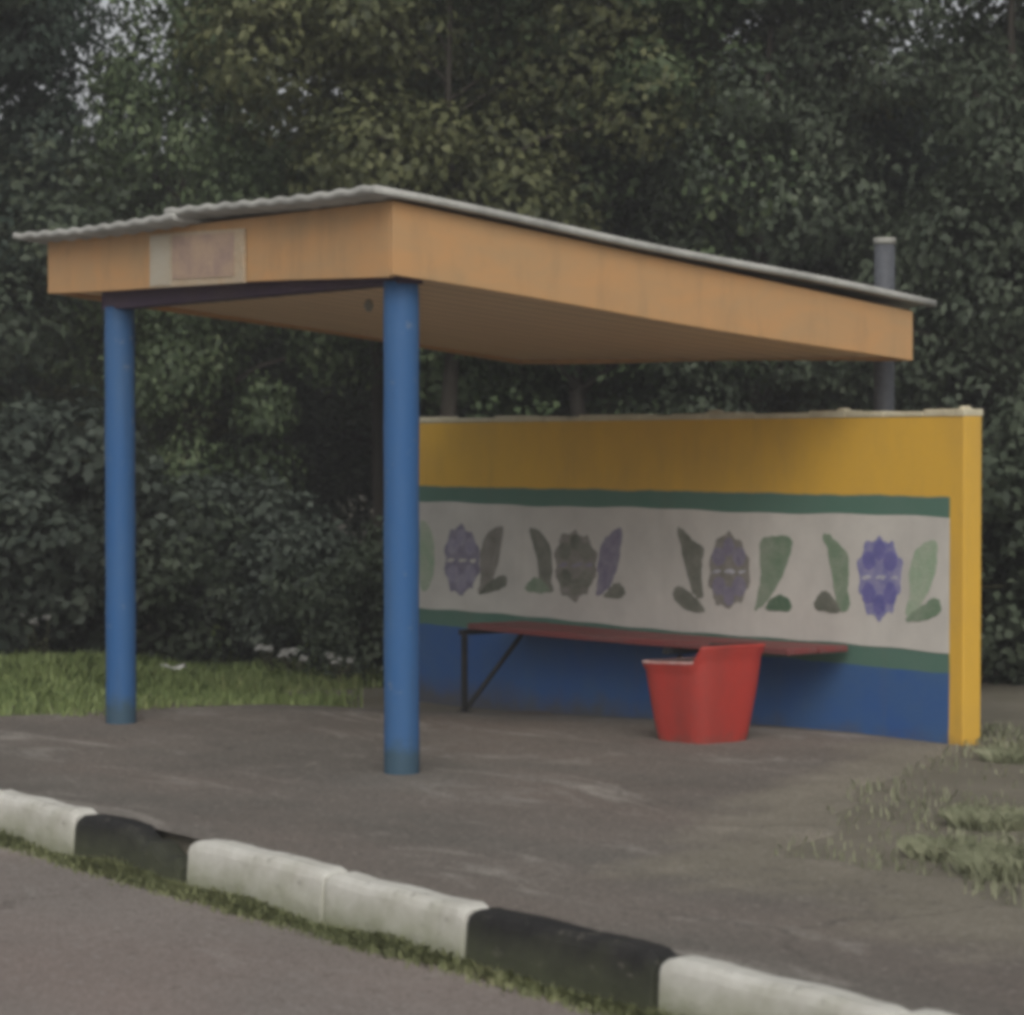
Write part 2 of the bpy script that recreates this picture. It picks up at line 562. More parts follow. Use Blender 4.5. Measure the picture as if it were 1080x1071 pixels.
# kerb stones -------------------------------------------------------------
KG = 'black and white painted kerb stones along the road'
stones = [
    (-3.70, -2.82, 'w', 'whitewashed kerb stone beyond the left picture edge, second before the far black one'),
    (-2.80, -1.90, 'b', 'black kerb stone far along the road outside the left edge'),
    (-1.88, -0.98, 'w', 'whitewashed kerb stone just outside the left edge'),
    (-0.96, -0.04, 'w', 'whitewashed kerb stone cut by the left edge of the picture'),
    (-0.02, 0.755, 'w', 'white kerb stone farthest left in view, just before the small broken black stone'),
    (0.77, 1.585, 'b', 'small black kerb stone with a crumbled right end and a gap beside it'),
    (1.665, 2.575, 'w', 'mossy white kerb stone right of the gap, in front of the blue posts'),
    (2.59, 3.395, 'w', 'clean white kerb stone ending at the large black stone'),
    (3.41, 4.325, 'b', 'large black kerb stone near the bottom middle, between two white ones'),
    (4.34, 5.24, 'w', 'nearest white kerb stone, running out at the bottom edge'),
    (5.26, 6.16, 'w', 'white kerb stone below the bottom edge of the picture'),
    (6.18, 7.08, 'b', 'black kerb stone nearest the viewer outside the picture'),
]
for i, (x0, x1, kc, lab) in enumerate(stones):
    rs = random.Random(40 + i)
    K, prof = 22, []
    yf, yb, zt, zb = 4.70, 4.825, 0.022, -0.21
    prof = [(yf + 0.004, zb), (yf, -0.10), (yf + 0.006, zt - 0.035), (yf + 0.014, zt - 0.012), (yf + 0.035, zt), (yb - 0.02, zt), (yb, zt - 0.02), (yb, zb)]
    mb, vv, ff = MB(), [], []
    dz = rs.uniform(-0.008, 0.010)
    dy = rs.uniform(-0.012, 0.012)
    P = len(prof)
    xc = 0.5 * (x0 + x1)
    for k in range(K + 1):
        t = k / K
        x = x0 + (x1 - x0) * t - xc
        endr = min(t, 1 - t) * (x1 - x0)
        rnd = 0.010 * max(0, 1 - endr / 0.02) ** 2 + (0.022 * max(0, math.sin(i * 2.7)) * max(0, 1 - endr / 0.05))
        drop = 0.0
        if kc == 'b' and i == 5 and t > 0.55:                      # crumbled end
            drop = 0.020 + 0.065 * sstep(0.5, 1.0, t) + 0.012 * math.sin(t * 31)
        if i == 6 and t < 0.3:
            drop = 0.010 * (1 - t / 0.3)
        for (yy, z) in prof:
            jx = 0.003 * math.sin(t * 9 + i) + rs.uniform(-0.001, 0.001)
            f = 1 if z > -0.15 else 0
            ny = (yy - 4.7625) * (1 - rnd * 3)
            vv.append((x + jx * 0.5, ny + dy + jx, z - (rnd + drop) * f + dz * f + (0.003 * math.sin(t * 13 + 2 * i) + rs.uniform(-0.001, 0.001)) * f))
    for k in range(K):
        for j in range(P - 1):
            a = k * P + j
            ff.append((a, a + P, a + P + 1, a + 1))
    ff.append(tuple(range(P)))
    ff.append(tuple(K * P + j for j in range(P - 1, -1, -1)))
    mb.add(vv, ff)
    o = mb.build('kerb_stone', M['kerb_w' if kc == 'w' else 'kerb_b'], None, 0.005)
    o.location = (xc, 4.7625, 0)
    tag(o, lab, 'kerb stone', KG)

# ------------------------------------------------------------------ bus shelter
SX, SY = -1.0, 7.9
shel = tag(empty('bus_shelter', (SX, SY, 0)), 'open bus shelter with sloping orange edged roof on two blue posts', 'bus shelter')


def part(mb, name, mat, bevel=0.0, root=shel, label=None):
    o = rel(mb.build(name, mat, None, bevel), root)
    if label:
        o['label'] = label
    return o


for (x, lab) in ((0.386, 'blue round post nearer the red bin'), (-2.235, 'blue round post at the far left of the shelter')):
    pts = [(x, 6.51, z) for z in lin(-0.05, 2.180, 14)]
    part(MB().tube(pts, [0.079 + 0.0012 * math.sin(k * 2.1) for k in range(15)], 28), 'post', M['post'], 0, shel, lab)
part(MB().box((-2.325, 6.45, 2.168), (0.475, 6.57, 2.262)), 'cross_beam', M['beam'], 0.006)
# front fascia (y 6.35), bowed a little along its bottom edge; corners from the survey
XL, XR, YF, YB = -2.745, 0.56, 6.35, 9.51
ft = 0.028


def board(pa, pb, tops, bots, nrm, k=16):
    """board standing between ground points pa and pb, with thickness towards nrm"""
    mb = MB()
    vs, fs = [], []
    for i in range(k + 1):
        t = i / k
        x, y = pa[0] + (pb[0] - pa[0]) * t, pa[1] + (pb[1] - pa[1]) * t
        zt = tops[0] + (tops[1] - tops[0]) * t
        zb = bots[0] + (bots[1] - bots[0]) * t + 0.006 * math.sin(t * 7 + pa[0])
        vs += [(x, y, zb), (x, y, zt), (x + nrm[0] * ft, y + nrm[1] * ft, zt), (x + nrm[0] * ft, y + nrm[1] * ft, zb)]
    for i in range(k):
        for j in range(4):
            a, b = i * 4 + j, i * 4 + (j + 1) % 4
            fs.append((a, b, b + 4, a + 4))
    fs += [(3, 2, 1, 0), tuple(k * 4 + j for j in range(4))]
    return mb.add(vs, fs)


part(board((XL, YF), (XR - ft - 0.002, YF), (2.545, 2.517), (2.272, 2.192), (0, 1)), 'fascia_board', M['fascia'], 0.004)
part(board((XR, YF), (XR, YB), (2.517, 2.134), (2.192, 1.88), (-1, 0)), 'fascia_board', M['fascia'], 0.004)
part(board((XL, YF + ft + 0.002), (XL, YB), (2.53, 2.15), (2.27, 1.955), (1, 0)), 'fascia_board', M['fascia'], 0.004)
part(board((XL + ft + 0.002, YB), (XR - ft - 0.002, YB), (2.145, 2.118), (1.955, 1.89), (0, -1)), 'fascia_board', M['fascia'], 0.004)
# soffit: sloping ceiling just above the board bottoms
x0, x1, y0, y1 = XL + ft + 0.003, XR - ft - 0.003, YF + ft + 0.003, YB - ft - 0.003
part(MB().hexa([(x0, y0, 2.292), (x1, y0, 2.215), (x1, y1, 1.905), (x0, y1, 1.978),
                (x0, y0, 2.322), (x1, y0, 2.245), (x1, y1, 1.935), (x0, y1, 2.008)]), 'soffit', M['soffit'])
for xx in (-1.95, -1.05, -0.15):
    part(MB().hexa([(xx, y0 + .06, 2.34), (xx + .06, y0 + .06, 2.34), (xx + .06, y1 - .06, 2.03), (xx, y1 - .06, 2.03),
                    (xx, y0 + .06, 2.44), (xx + .06, y0 + .06, 2.44), (xx + .06, y1 - .06, 2.09), (xx, y1 - .06, 2.09)]), 'rafter', M['beam'])
# corrugated sheets: left one tucked lower, right one lapped over it
def sheet(xa, xb, lift, seed):
    nx, ny = int((xb - xa) / 0.012), 14
    rs = random.Random(seed)
    vs, fs = [], []
    ph = rs.uniform(0, 6)
    for j in range(ny + 1):
        t = j / ny
        for i in range(nx + 1):
            x = xa + (xb - xa) * i / nx
            y = 6.22 + (9.62 - 6.22) * t + 0.010 * math.sin(3.1 * x + seed)
            g = sstep(-2.7, 0.56, x)
            z = (2.566 - 0.036 * g) + ((2.172 - 0.018 * g) - (2.566 - 0.036 * g)) * t
            z += 0.0045 * math.sin(2 * PI * x / 0.17 + ph) + lift + 0.010 * math.sin(x * 2.2 + seed) + 0.006 * math.sin(t * 9 + x)
            vs.append((x, y, z))
    for j in range(ny):
        for i in range(nx):
            a = j * (nx + 1) + i
            fs.append((a, a + 1, a + nx + 2, a + nx + 1))
    return MB().add(vs, fs, True)


for xa, xb, li, sd_ in ((-2.90, -1.13, 0.012, 3), (-1.24, 0.62, 0.034, 4)):
    o = part(sheet(xa, xb, li, sd_), 'roof_sheet', M['roof'])
    so = o.modifiers.new('thickness', 'SOLIDIFY')
    so.thickness = 0.032
    so.offset = 0
# small pale hook hanging from the ceiling edge
p = at(389, 322, 1, 7.1)
part(MB().tube([(p.x, p.y, p.z + 0.12), (p.x, p.y, p.z + 0.02)], 0.012, 10).tube([(p.x, p.y, p.z + 0.02), (p.x, p.y, p.z - 0.005), (p.x, p.y, p.z - 0.03)], [0.016, 0.024, 0.012], 12), 'ceiling_hook', M['pipecap'])
# rear pipes
for u, top, lab in ((933, None, None),):
    q = at(u, 252, 1, 9.70)
    zt = q.z if top is None else top
    o = part(MB().tube([(q.x, 9.70, z) for z in lin(-0.25, zt, 8)], 0.054, 20, cap=False), 'rear_pipe', M['pipe'], 0, shel, lab)
    so = o.modifiers.new('thickness', 'SOLIDIFY')
    so.thickness = 0.008
    r = MB().tube([(q.x, 9.70, zt - 0.03), (q.x, 9.70, zt + 0.004)], 0.059, 20, cap=False).build('pipe_rim', M['pipecap'])
    r.parent = o
    so = r.modifiers.new('thickness', 'SOLIDIFY')
    so.thickness = 0.014
# ------------------------------------------------------------------ sign on the fascia
sign = tag(empty('sign_board', (-1.125, 6.34, 2.36)), 'faded pinkish white sign board nailed to the front roof edge', 'sign')
o = rel(MB().hexa([(-1.585, 6.330, 2.240), (-0.670, 6.330, 2.222), (-0.670, 6.347, 2.222), (-1.585, 6.347, 2.240),
                   (-1.585, 6.330, 2.508), (-0.670, 6.330, 2.478), (-0.670, 6.347, 2.478), (-1.585, 6.347, 2.508)]).build('board', M['sign_w'], None, 0.003), sign)
o = rel(MB().hexa([(-1.345, 6.326, 2.272), (-0.755, 6.326, 2.258), (-0.755, 6.3295, 2.258), (-1.345, 6.3295, 2.272),
                   (-1.345, 6.326, 2.485), (-0.755, 6.326, 2.465), (-0.755, 6.3295, 2.465), (-1.345, 6.3295, 2.485)]).build('print_panel', M['sign_p']), sign)
o = rel(MB().hexa([(-1.570, 6.326, 2.252), (-1.365, 6.326, 2.248), (-1.365, 6.3295, 2.248), (-1.570, 6.3295, 2.252),
                   (-1.570, 6.326, 2.495), (-1.365, 6.326, 2.490), (-1.365, 6.3295, 2.490), (-1.570, 6.3295, 2.495)]).build('pale_panel', M['sign_w2']), sign)

# ------------------------------------------------------------------ painted wall
WY = 9.38
wall = tag(empty('painted_wall', (-1.4, WY, 0)), 'low wall painted with yellow, green and blue bands and flower motifs', 'wall')
mb = MB()
vs, fs = [], []
K = 40
for k in range(K + 1):
    x = -3.95 + (1.04 + 3.95) * k / K
    zt = 1.612 + 0.006 * math.sin(x * 2.7) + 0.004 * math.sin(x * 7.1)
    vs += [(x, WY, -0.35), (x, WY, zt), (x, WY + 0.125, zt), (x, WY + 0.125, -0.35)]
for k in range(K):
    for j in range(4):
        a, b = k * 4 + j, k * 4 + (j + 1) % 4
        fs.append((a, b, b + 4, a + 4))
fs += [(3, 2, 1, 0), tuple(K * 4 + j for j in range(4))]
rel(mb.add(vs, fs).build('wall_body', M['wall'], None, 0.008), wall)
mb = MB()
for k in range(18):
    a = -3.955 + k * (5.0 / 18)
    b = a + 5.0 / 18 - 0.002
    h = 0.018 + 0.006 * math.sin(k * 1.9)
    mb.box((a, WY - 0.006, 1.60), (b, WY + 0.131, 1.614 + h))
rel(mb.build('coping', M['coping'], None, 0.006), wall)
for u, v, l in ((755, 427, 0.08), (890, 427, 0.05), (1018, 426, 0.035)):
    q = at(u, v, 1, WY + 0.06)
    rs = random.Random(u)
    pts = []
    for k in range(8):
        t = 2 * PI * k / 8
        pts.append((q.x + l * math.cos(t) * rs.uniform(.8, 1.2), WY + 0.06 + 0.045 * math.sin(t) * rs.uniform(.8, 1.2)))
    z0 = 1.628
    mb = MB().add([(x, y, z0) for x, y in pts] + [(q.x + (x - q.x) * .6, WY + .06 + (y - WY - .06) * .6, z0 + 0.024) for x, y in pts],
                  [tuple(range(7, -1, -1)), tuple(range(8, 16))] + [(k, (k + 1) % 8, 8 + (k + 1) % 8, 8 + k) for k in range(8)])
    rel(mb.build('mortar_lump', M['coping'], None, 0.006), wall)
# white mural panel, 3 mm proud, with uneven hand painted border
PY = WY - 0.003
top, bot = [], []
for k in range(61):
    x = -3.70 + (0.945 + 3.70) * k / 60
    top.append((x, 1.103 + 0.005 * math.sin(x * 3.3) + 0.003 * math.sin(x * 11)))
    bot.append((x, 0.434 + 0.006 * math.sin(x * 2.1 + 1) + 0.003 * math.sin(x * 13)))


def slab(outline, y_front, y_back):
    """closed outline of (x, z) points given a real thickness"""
    k = len(outline)
    vs = [(x, y_front, z) for x, z in outline] + [(x, y_back, z) for x, z in outline]
    fs = [tuple(range(k)), tuple(range(2 * k - 1, k - 1, -1))]
    fs += [(i, i + k, (i + 1) % k + k, (i + 1) % k) for i in range(k)]
    return MB().add(vs, fs)


vs, fs = [], []
for k in range(61):
    (x, zt), (_, zb) = top[k], bot[k]
    vs += [(x, PY, zb), (x, PY, zt), (x, WY - 0.0005, zt), (x, WY - 0.0005, zb)]
for k in range(60):
    for j in range(4):
        a, b = k * 4 + j, k * 4 + (j + 1) % 4
        fs.append((a, b, b + 4, a + 4))
fs += [(3, 2, 1, 0), tuple(240 + j for j in range(4))]
panel = rel(MB().add(vs, fs).build('mural_panel', M['panel']), wall)


def smooth_outline(pix, sub=3):
    pts = [(lambda q: (q.x, q.z))(at(u, v, 1, PY)) for u, v in pix]
    for _ in range(sub):                                   # Chaikin corner cutting
        nw = []
        for i in range(len(pts)):
            a, b = pts[i], pts[(i + 1) % len(pts)]
            nw += [(a[0] * .75 + b[0] * .25, a[1] * .75 + b[1] * .25), (a[0] * .25 + b[0] * .75, a[1] * .25 + b[1] * .75)]
        pts = nw
    jr = random.Random(int(pix[0][0] * 7 + pix[0][1]))
    return [(x + jr.uniform(-.006, .006), z + jr.uniform(-.006, .006)) for x, z in pts]


def motif(name, mat, pix, d=0.002, label=None, sub=2):
    out = smooth_outline(pix, sub)
    mb = slab(out, PY - d, PY - 0.0004)
    # concave outlines: triangulate the caps
    import bmesh
    o = mb.build(name, mat)
    bm = bmesh.new()
    bm.from_mesh(o.data)
    bmesh.ops.triangulate(bm, faces=[f for f in bm.faces if len(f.verts) > 4])
    bmesh.ops.recalc_face_normals(bm, faces=bm.faces)
    bm.to_mesh(o.data)
    bm.free()
    o.parent = panel
    if label:
        o['label'] = label
    return o


def flower(cx, cy, w, h, mat, core, glint, label):
    """folk flower: tall toothed bud, darker inner petals either side of a pale cross bar"""
    k = 32
    pix = []
    for i in range(k):
        t = 2 * PI * i / k
        rr = 1.0 + 0.09 * math.cos(10 * t) + 0.05 * math.sin(3 * t + cx)
        pix.append((cx + w / 2 * rr * math.sin(t), cy - h / 2 * rr * math.cos(t)))
    motif('painted_flower', mat, pix, 0.002, label, 1)
    for dx, dy, rw, rh in ((-.25, -.20, .17, .13), (.25, -.20, .17, .13), (0, -.33, .15, .13), (-.25, .20, .17, .14), (.25, .20, .17, .14), (0, .33, .15, .14)):
        pp = []
        for i in range(8):
            t = 2 * PI * i / 8
            pp.append((cx + dx * w + rw * w * math.sin(t), cy + dy * h - rh * h * math.cos(t)))
        motif('painted_petal', core, pp, 0.0032, None, 1)
    for dx, rw in ((-.30, .15), (.04, .17), (.33, .12)):
        pp = [(cx + (dx - rw) * w, cy + 1), (cx + dx * w, cy - 2.4), (cx + (dx + rw) * w, cy - .5), (cx + dx * w, cy + 2.6)]
        motif('painted_petal', glint, pp, 0.0036, None, 1)


def leaf(mat, pix, foot=None, fmat=None, label=None):
    motif('painted_leaf', mat, pix, 0.002, label)
    if foot:
        motif('painted_leaf', fmat or mat, foot, 0.0028)


# 1: at the near blue post
leaf(M['m_pale'], [(441, 548), (452, 552), (458, 572), (459, 600), (452, 622), (442, 626)], None, None, 'pale green leaf beside the near blue post')
flower(487, 591, 37, 72, M['m_violet'], M['m_pviolet'], M['panel'], 'small violet flower nearest the blue post')
leaf(M['m_grey'], [(533, 553), (520, 557), (510, 568), (506, 588), (508, 610), (503, 628), (514, 620), (523, 605), (527, 582)],
     [(502, 630), (512, 617), (524, 609), (535, 606), (535, 618), (521, 624)], M['m_dark'])
# 2
leaf(M['m_dark'], [(556, 556), (566, 557), (575, 565), (582, 580), (583, 600), (581, 616), (586, 626), (570, 625), (568, 606), (566, 584)],
     [(551, 625), (558, 613), (568, 608), (577, 616), (582, 626)], M['m_green'])
flower(607, 596, 44, 72, M['m_grey'], M['m_dark'], M['m_violet'], 'grey olive flower second from the blue post')
leaf(M['m_violet'], [(658, 555), (646, 560), (635, 572), (630, 592), (631, 616), (627, 630), (640, 624), (650, 606), (654, 582)],
     [(633, 632), (642, 621), (651, 613), (658, 618), (661, 631)], M['m_dark'])
# 3
leaf(M['m_dark'], [(713, 555), (722, 560), (730, 570), (744, 576), (740, 594), (739, 614), (744, 632), (731, 630), (725, 606), (719, 580)],
     [(708, 628), (714, 616), (723, 622), (737, 633), (746, 646), (733, 648), (718, 640)], M['m_dark'])
flower(769, 603, 43, 78, M['m_grey'], M['m_violet'], M['m_white'], 'grey and violet flower third along the wall')
leaf(M['m_green'], [(801, 568), (816, 565), (838, 567), (834, 582), (828, 600), (819, 620), (810, 634), (794, 648), (799, 628), (803, 610), (801, 588)],
     [(806, 645), (812, 632), (822, 626), (835, 634), (836, 646)], M['m_dgreen'])
# 4: nearest the yellow end
leaf(M['m_green'], [(866, 562), (876, 564), (884, 573), (894, 582), (897, 602), (893, 622), (898, 640), (886, 650), (880, 628), (877, 604), (874, 582)],
     [(856, 644), (863, 626), (872, 622), (882, 634), (890, 648)], M['m_dark'])
flower(928, 609, 46, 86, M['m_blue'], M['m_dblue'], M['m_white'], 'violet blue flower nearest the yellow wall end')
leaf(M['m_pale'], [(990, 568), (976, 571), (963, 584), (958, 608), (960, 630), (953, 652), (968, 644), (982, 622), (988, 596)],
     [(952, 657), (964, 645), (978, 635), (991, 629), (994, 648), (978, 654)], M['m_green'])

# ------------------------------------------------------------------ bench
BX0, BX1 = -2.50, 0.27
bench = tag(empty('bench', (-1.0, 9.1, 0)), 'long dark red plank bench on iron brackets along the painted wall', 'bench')
for k, (ya, yb) in enumerate(((8.93, 9.135), (9.145, 9.345))):
    vs, fs = [], []
    for i in range(21):
        t = i / 20
        x = BX0 + (BX1 - BX0) * t
        z = 0.415 + 0.022 * t - 0.010 * math.sin(PI * t)
        vs += [(x, ya, z - 0.034), (x, ya, z), (x, yb, z), (x, yb, z - 0.034)]
    for i in range(20):
        for j in range(4):
            a, b = i * 4 + j, i * 4 + (j + 1) % 4
            fs.append((a, b, b + 4, a + 4))
    fs += [(3, 2, 1, 0), tuple(80 + j for j in range(4))]
    rel(MB().add(vs, fs).build('seat_plank', M['bench'], None, 0.006), bench)
for xx in (-2.53, -0.66):
    t = (xx - BX0) / (BX1 - BX0)
    zs = 0.377 + 0.022 * t - 0.010 * math.sin(PI * max(0, t))
    mb = MB()
    gy = gz(xx, 8.95) - 0.02
    mb.box((xx - 0.02, 8.90, zs - 0.032), (xx + 0.02, 9.375, zs))
    if xx < -2:
        mb.box((xx - 0.015, 8.915, gy), (xx + 0.015, 8.945, zs - 0.034))
        mb.box((xx - 0.04, 8.90, gy - 0.01), (xx + 0.04, 8.97, gy + 0.03))
    a, b = (Vector((xx, 8.95, gy + 0.05)), Vector((xx, 9.35, zs - 0.05))) if xx < -2 else (Vector((xx, 9.36, gy + 0.12)), Vector((xx, 9.0, zs - 0.05)))
    mb.tube([a, b], 0.016, 8)
    rel(mb.build('bracket', M['iron'], None, 0.003), bench)

# ------------------------------------------------------------------ red litter bin
bx, by = 0.16, 8.46
bz = gz(bx, by)
bn = tag(empty('litter_bin', (bx, by, bz), math.radians(3)), 'red tapered litter bin with a cut down rim in front of the bench', 'litter bin')
ring_n = 48


def bin_r(t, half):
    c, s = math.cos(t), math.sin(t)
    p = 5.0
    return half / ((abs(c) ** p + abs(s) ** p) ** (1 / p))


def bin_rim(t, local_left):
    return local_left


def bin_shell(inset, zlo, top_off=0.0):
    vs, fs = [], []
    L = 16
    for j in range(L + 1):
        for k in range(ring_n):
            t = 2 * PI * k / ring_n
            # rim height by direction: cut low on the side turned left in the photograph
            wd = math.cos(t - BIN_CUT)
            cut = sstep(-0.05, 0.12, wd)
            zt = 0.475 - 0.075 * cut - 0.012 * math.cos(t - BIN_CUT + 1.0) + top_off
            z = zlo + (zt - zlo) * j / L
            q = z / 0.475
            half = 0.176 + 0.064 * q + 0.006 * math.sin(q * PI) + (0.010 if q > 0.93 - 0.16 * cut else 0.0) - inset
            r = bin_r(t, half)
            vs.append((r * math.cos(t), r * math.sin(t), z))
    for j in range(L):
        for k in range(ring_n):
            k2 = (k + 1) % ring_n
            fs.append((j * ring_n + k, j * ring_n + k2, (j + 1) * ring_n + k2, (j + 1) * ring_n + k))
    return vs, fs


BIN_CUT = math.radians(223)      # local direction of the lowered rim (towards -RT)
vo, fo = bin_shell(0.0, 0.0)
vi, fi = bin_shell(0.022, 0.03)
mb = MB().add(vo, fo, True)
mb.add(vo[:ring_n], [tuple(range(ring_n - 1, -1, -1))])
o = mb.build('bin_body', M['bin'], bn)
mb = MB().add(vi, [tuple(reversed(f)) for f in fi], True)
mb.add(vi[:ring_n], [tuple(range(ring_n))])
mb.build('bin_lining', M['bin_in'], bn)
to, ti = vo[-ring_n:], vi[-ring_n:]
vs = [(x, y, z + 0.001) for x, y, z in to] + [(x, y, z + 0.001) for x, y, z in ti] + [(x * 1.012, y * 1.012, z - 0.010) for x, y, z in to]
fs = []
for k in range(ring_n):
    k2 = (k + 1) % ring_n
    fs += [(k, k2, ring_n + k2, ring_n + k), (2 * ring_n + k, 2 * ring_n + k2, k2, k)]
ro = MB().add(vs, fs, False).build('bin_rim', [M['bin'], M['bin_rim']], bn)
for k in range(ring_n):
    if math.cos(2 * PI * (k + .5) / ring_n - BIN_CUT) > 0.12:            # highlight painted pale along the lowered edge
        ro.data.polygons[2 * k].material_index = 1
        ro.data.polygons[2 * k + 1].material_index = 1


# ------------------------------------------------------------------ vegetation
def leaf_mesh(name, centers, normals, length, width, mat, bend=0.25, rng=RNG):
    """one mesh of many diamond leaves, each a folded quad"""
    n_ = len(centers)
    nr = normals / np.linalg.norm(normals, axis=1, keepdims=True)
    r = rng.normal(size=(n_, 3))
    u = np.cross(nr, r)
    u /= np.linalg.norm(u, axis=1, keepdims=True)
    v = np.cross(nr, u)
    L = (length * rng.uniform(0.6, 1.3, (n_, 1)))
    W = (width * rng.uniform(0.7, 1.25, (n_, 1)))
    c = centers
    verts = np.empty((n_, 4, 3))
    verts[:, 0] = c - u * L * .5
    verts[:, 1] = c + v * W * .5 + nr * W * bend
    verts[:, 2] = c + u * L * .5 - nr * L * 0.12
    verts[:, 3] = c - v * W * .5 + nr * W * bend
    me = bpy.data.meshes.new(name)
    me.vertices.add(n_ * 4)
    me.vertices.foreach_set('co', verts.reshape(-1).astype(np.float32))
    me.loops.add(n_ * 4)
    me.loops.foreach_set('vertex_index', np.arange(n_ * 4, dtype=np.int32))
    me.polygons.add(n_)
    me.polygons.foreach_set('loop_start', np.arange(0, n_ * 4, 4, dtype=np.int32))
    me.polygons.foreach_set('loop_total', np.full(n_, 4, dtype=np.int32))
    me.update(calc_edges=True)
    me.materials.append(mat)
    return me


def crown_points(n_clump, per, rx, ry, z0, z1, clump_r, rng, shell=0.55):
    cl = []
    while len(cl) < n_clump:
        p = rng.uniform(-1, 1, 3)
        d = np.linalg.norm(p)
        if d > 1 or (d < shell and rng.random() > 0.25):
            continue
        # uneven outline: lobes
        a = math.atan2(p[1], p[0])
        lob = 0.82 + 0.22 * math.sin(2.3 * a + 3 * p[2] + rng.uniform(0, .6))
        zc, zh = 0.5 * (z0 + z1), 0.5 * (z1 - z0)
        tp = 1.0 - 0.55 * max(0.0, p[2] + 0.3) if z1 > 3 else 1.0
        cl.append((p[0] * rx * lob * tp, p[1] * ry * lob * tp, zc + p[2] * zh))
    cl = np.array(cl)
    cen, nor = [], []
    for c in cl:
        k = int(per * rng.uniform(0.5, 1.4))
        r = clump_r * rng.uniform(0.6, 1.35)
        g = rng.normal(size=(k, 3))
        g /= np.linalg.norm(g, axis=1, keepdims=True)
        rad = rng.uniform(0.35, 1.0, (k, 1)) ** 0.6
        off = g * rad * np.array([r, r, r * 0.7])
        off[:, 2] -= 0.18 * (off[:, 0] ** 2 + off[:, 1] ** 2) / max(r, .1)
        cen.append(c + off)
        nn = g * 1.15 + rng.normal(size=(k, 3)) * 0.42 + np.array([0, 0, 0.45])
        nor.append(nn)
    return np.concatenate(cen), np.concatenate(nor), cl


def make_trunk(cl, z0, z1, r0, rng):
    mb = MB()
    k = 9
    pts, rad = [], []
    ox, oy = 0.0, 0.0
    for i in range(k + 1):
        t = i / k
        ox += rng.uniform(-.07, .07)
        oy += rng.uniform(-.07, .07)
        pts.append(Vector((ox, oy, -0.15 + (z1 * 0.66 + .15) * t)))
        rad.append(0.75 * r0 * (1.25 if i == 0 else 1) * (1 - 0.85 * t))
    mb.tube(pts, rad, 10)
    ids = rng.choice(len(cl), size=min(22, len(cl)), replace=False)
    for c in cl[ids]:
        c = Vector(c)
        b = max(0.18 * z1, min(z1 * 0.75, c.z - 0.35 * math.hypot(c.x, c.y)))
        t = (b + .15) / (z1 * 0.66 + .15)
        i = min(k - 1, int(t * k))
        a = pts[i].lerp(pts[i + 1], t * k - i)
        ra = max(0.012, r0 * (1 - .85 * t) * 0.42)
        m = a.lerp(c, 0.5) + Vector((rng.uniform(-.12, .12), rng.uniform(-.12, .12), 0.12))
        mb.tube([a, m, c], [ra, ra * 0.6, 0.008], 6, cap=False)
    return mb


PROTO = {}


def tree_proto(key, seed, mat, n_clump, per, rx, ry, z0, z1, cr, ll, lw, r0, tr_mat='bark'):
    rng = np.random.default_rng(seed)
    c, nn, cl = crown_points(n_clump, per, rx, ry, z0, z1, cr, rng)
    lm = leaf_mesh('crown', c, nn, ll, lw, M[mat], rng=rng)
    tm = make_trunk(cl, z0, z1, r0, rng).mesh('trunk', M[tr_mat])
    PROTO[key] = (tm, lm)


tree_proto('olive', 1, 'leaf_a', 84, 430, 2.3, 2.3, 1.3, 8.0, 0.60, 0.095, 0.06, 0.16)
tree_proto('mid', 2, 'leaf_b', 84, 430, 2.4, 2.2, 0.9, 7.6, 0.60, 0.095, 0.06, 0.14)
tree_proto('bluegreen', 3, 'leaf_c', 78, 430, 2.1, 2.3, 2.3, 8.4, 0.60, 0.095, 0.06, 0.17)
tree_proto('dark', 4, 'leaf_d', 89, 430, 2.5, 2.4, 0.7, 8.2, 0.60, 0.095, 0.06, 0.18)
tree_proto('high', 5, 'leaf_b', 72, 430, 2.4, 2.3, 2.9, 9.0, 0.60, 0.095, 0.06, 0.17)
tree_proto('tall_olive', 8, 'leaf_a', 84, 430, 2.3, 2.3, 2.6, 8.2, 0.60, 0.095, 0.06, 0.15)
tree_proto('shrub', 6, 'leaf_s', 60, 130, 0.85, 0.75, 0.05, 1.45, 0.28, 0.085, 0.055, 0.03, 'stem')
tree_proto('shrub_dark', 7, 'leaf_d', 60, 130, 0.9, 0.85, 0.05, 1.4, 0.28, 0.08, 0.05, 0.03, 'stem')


def plant(kind, key, u, depth, sc, rz, label, cat='tree', group=None, zoff=0.0, sz=None, crown='crown', trunk='trunk'):
    x, y = spot(u, depth)
    r = empty(kind, (x, y, gz(x, y) - 0.012 + zoff), math.radians(rz))
    r.scale = (sc, sc, sz or sc)
    tag(r, label, cat, group)
    tm, lm = PROTO[key]
    for nm, me in ((trunk, tm), (crown, lm)):
        o = bpy.data.objects.new(nm, me)
        COL.objects.link(o)
        o.parent = r
    return r


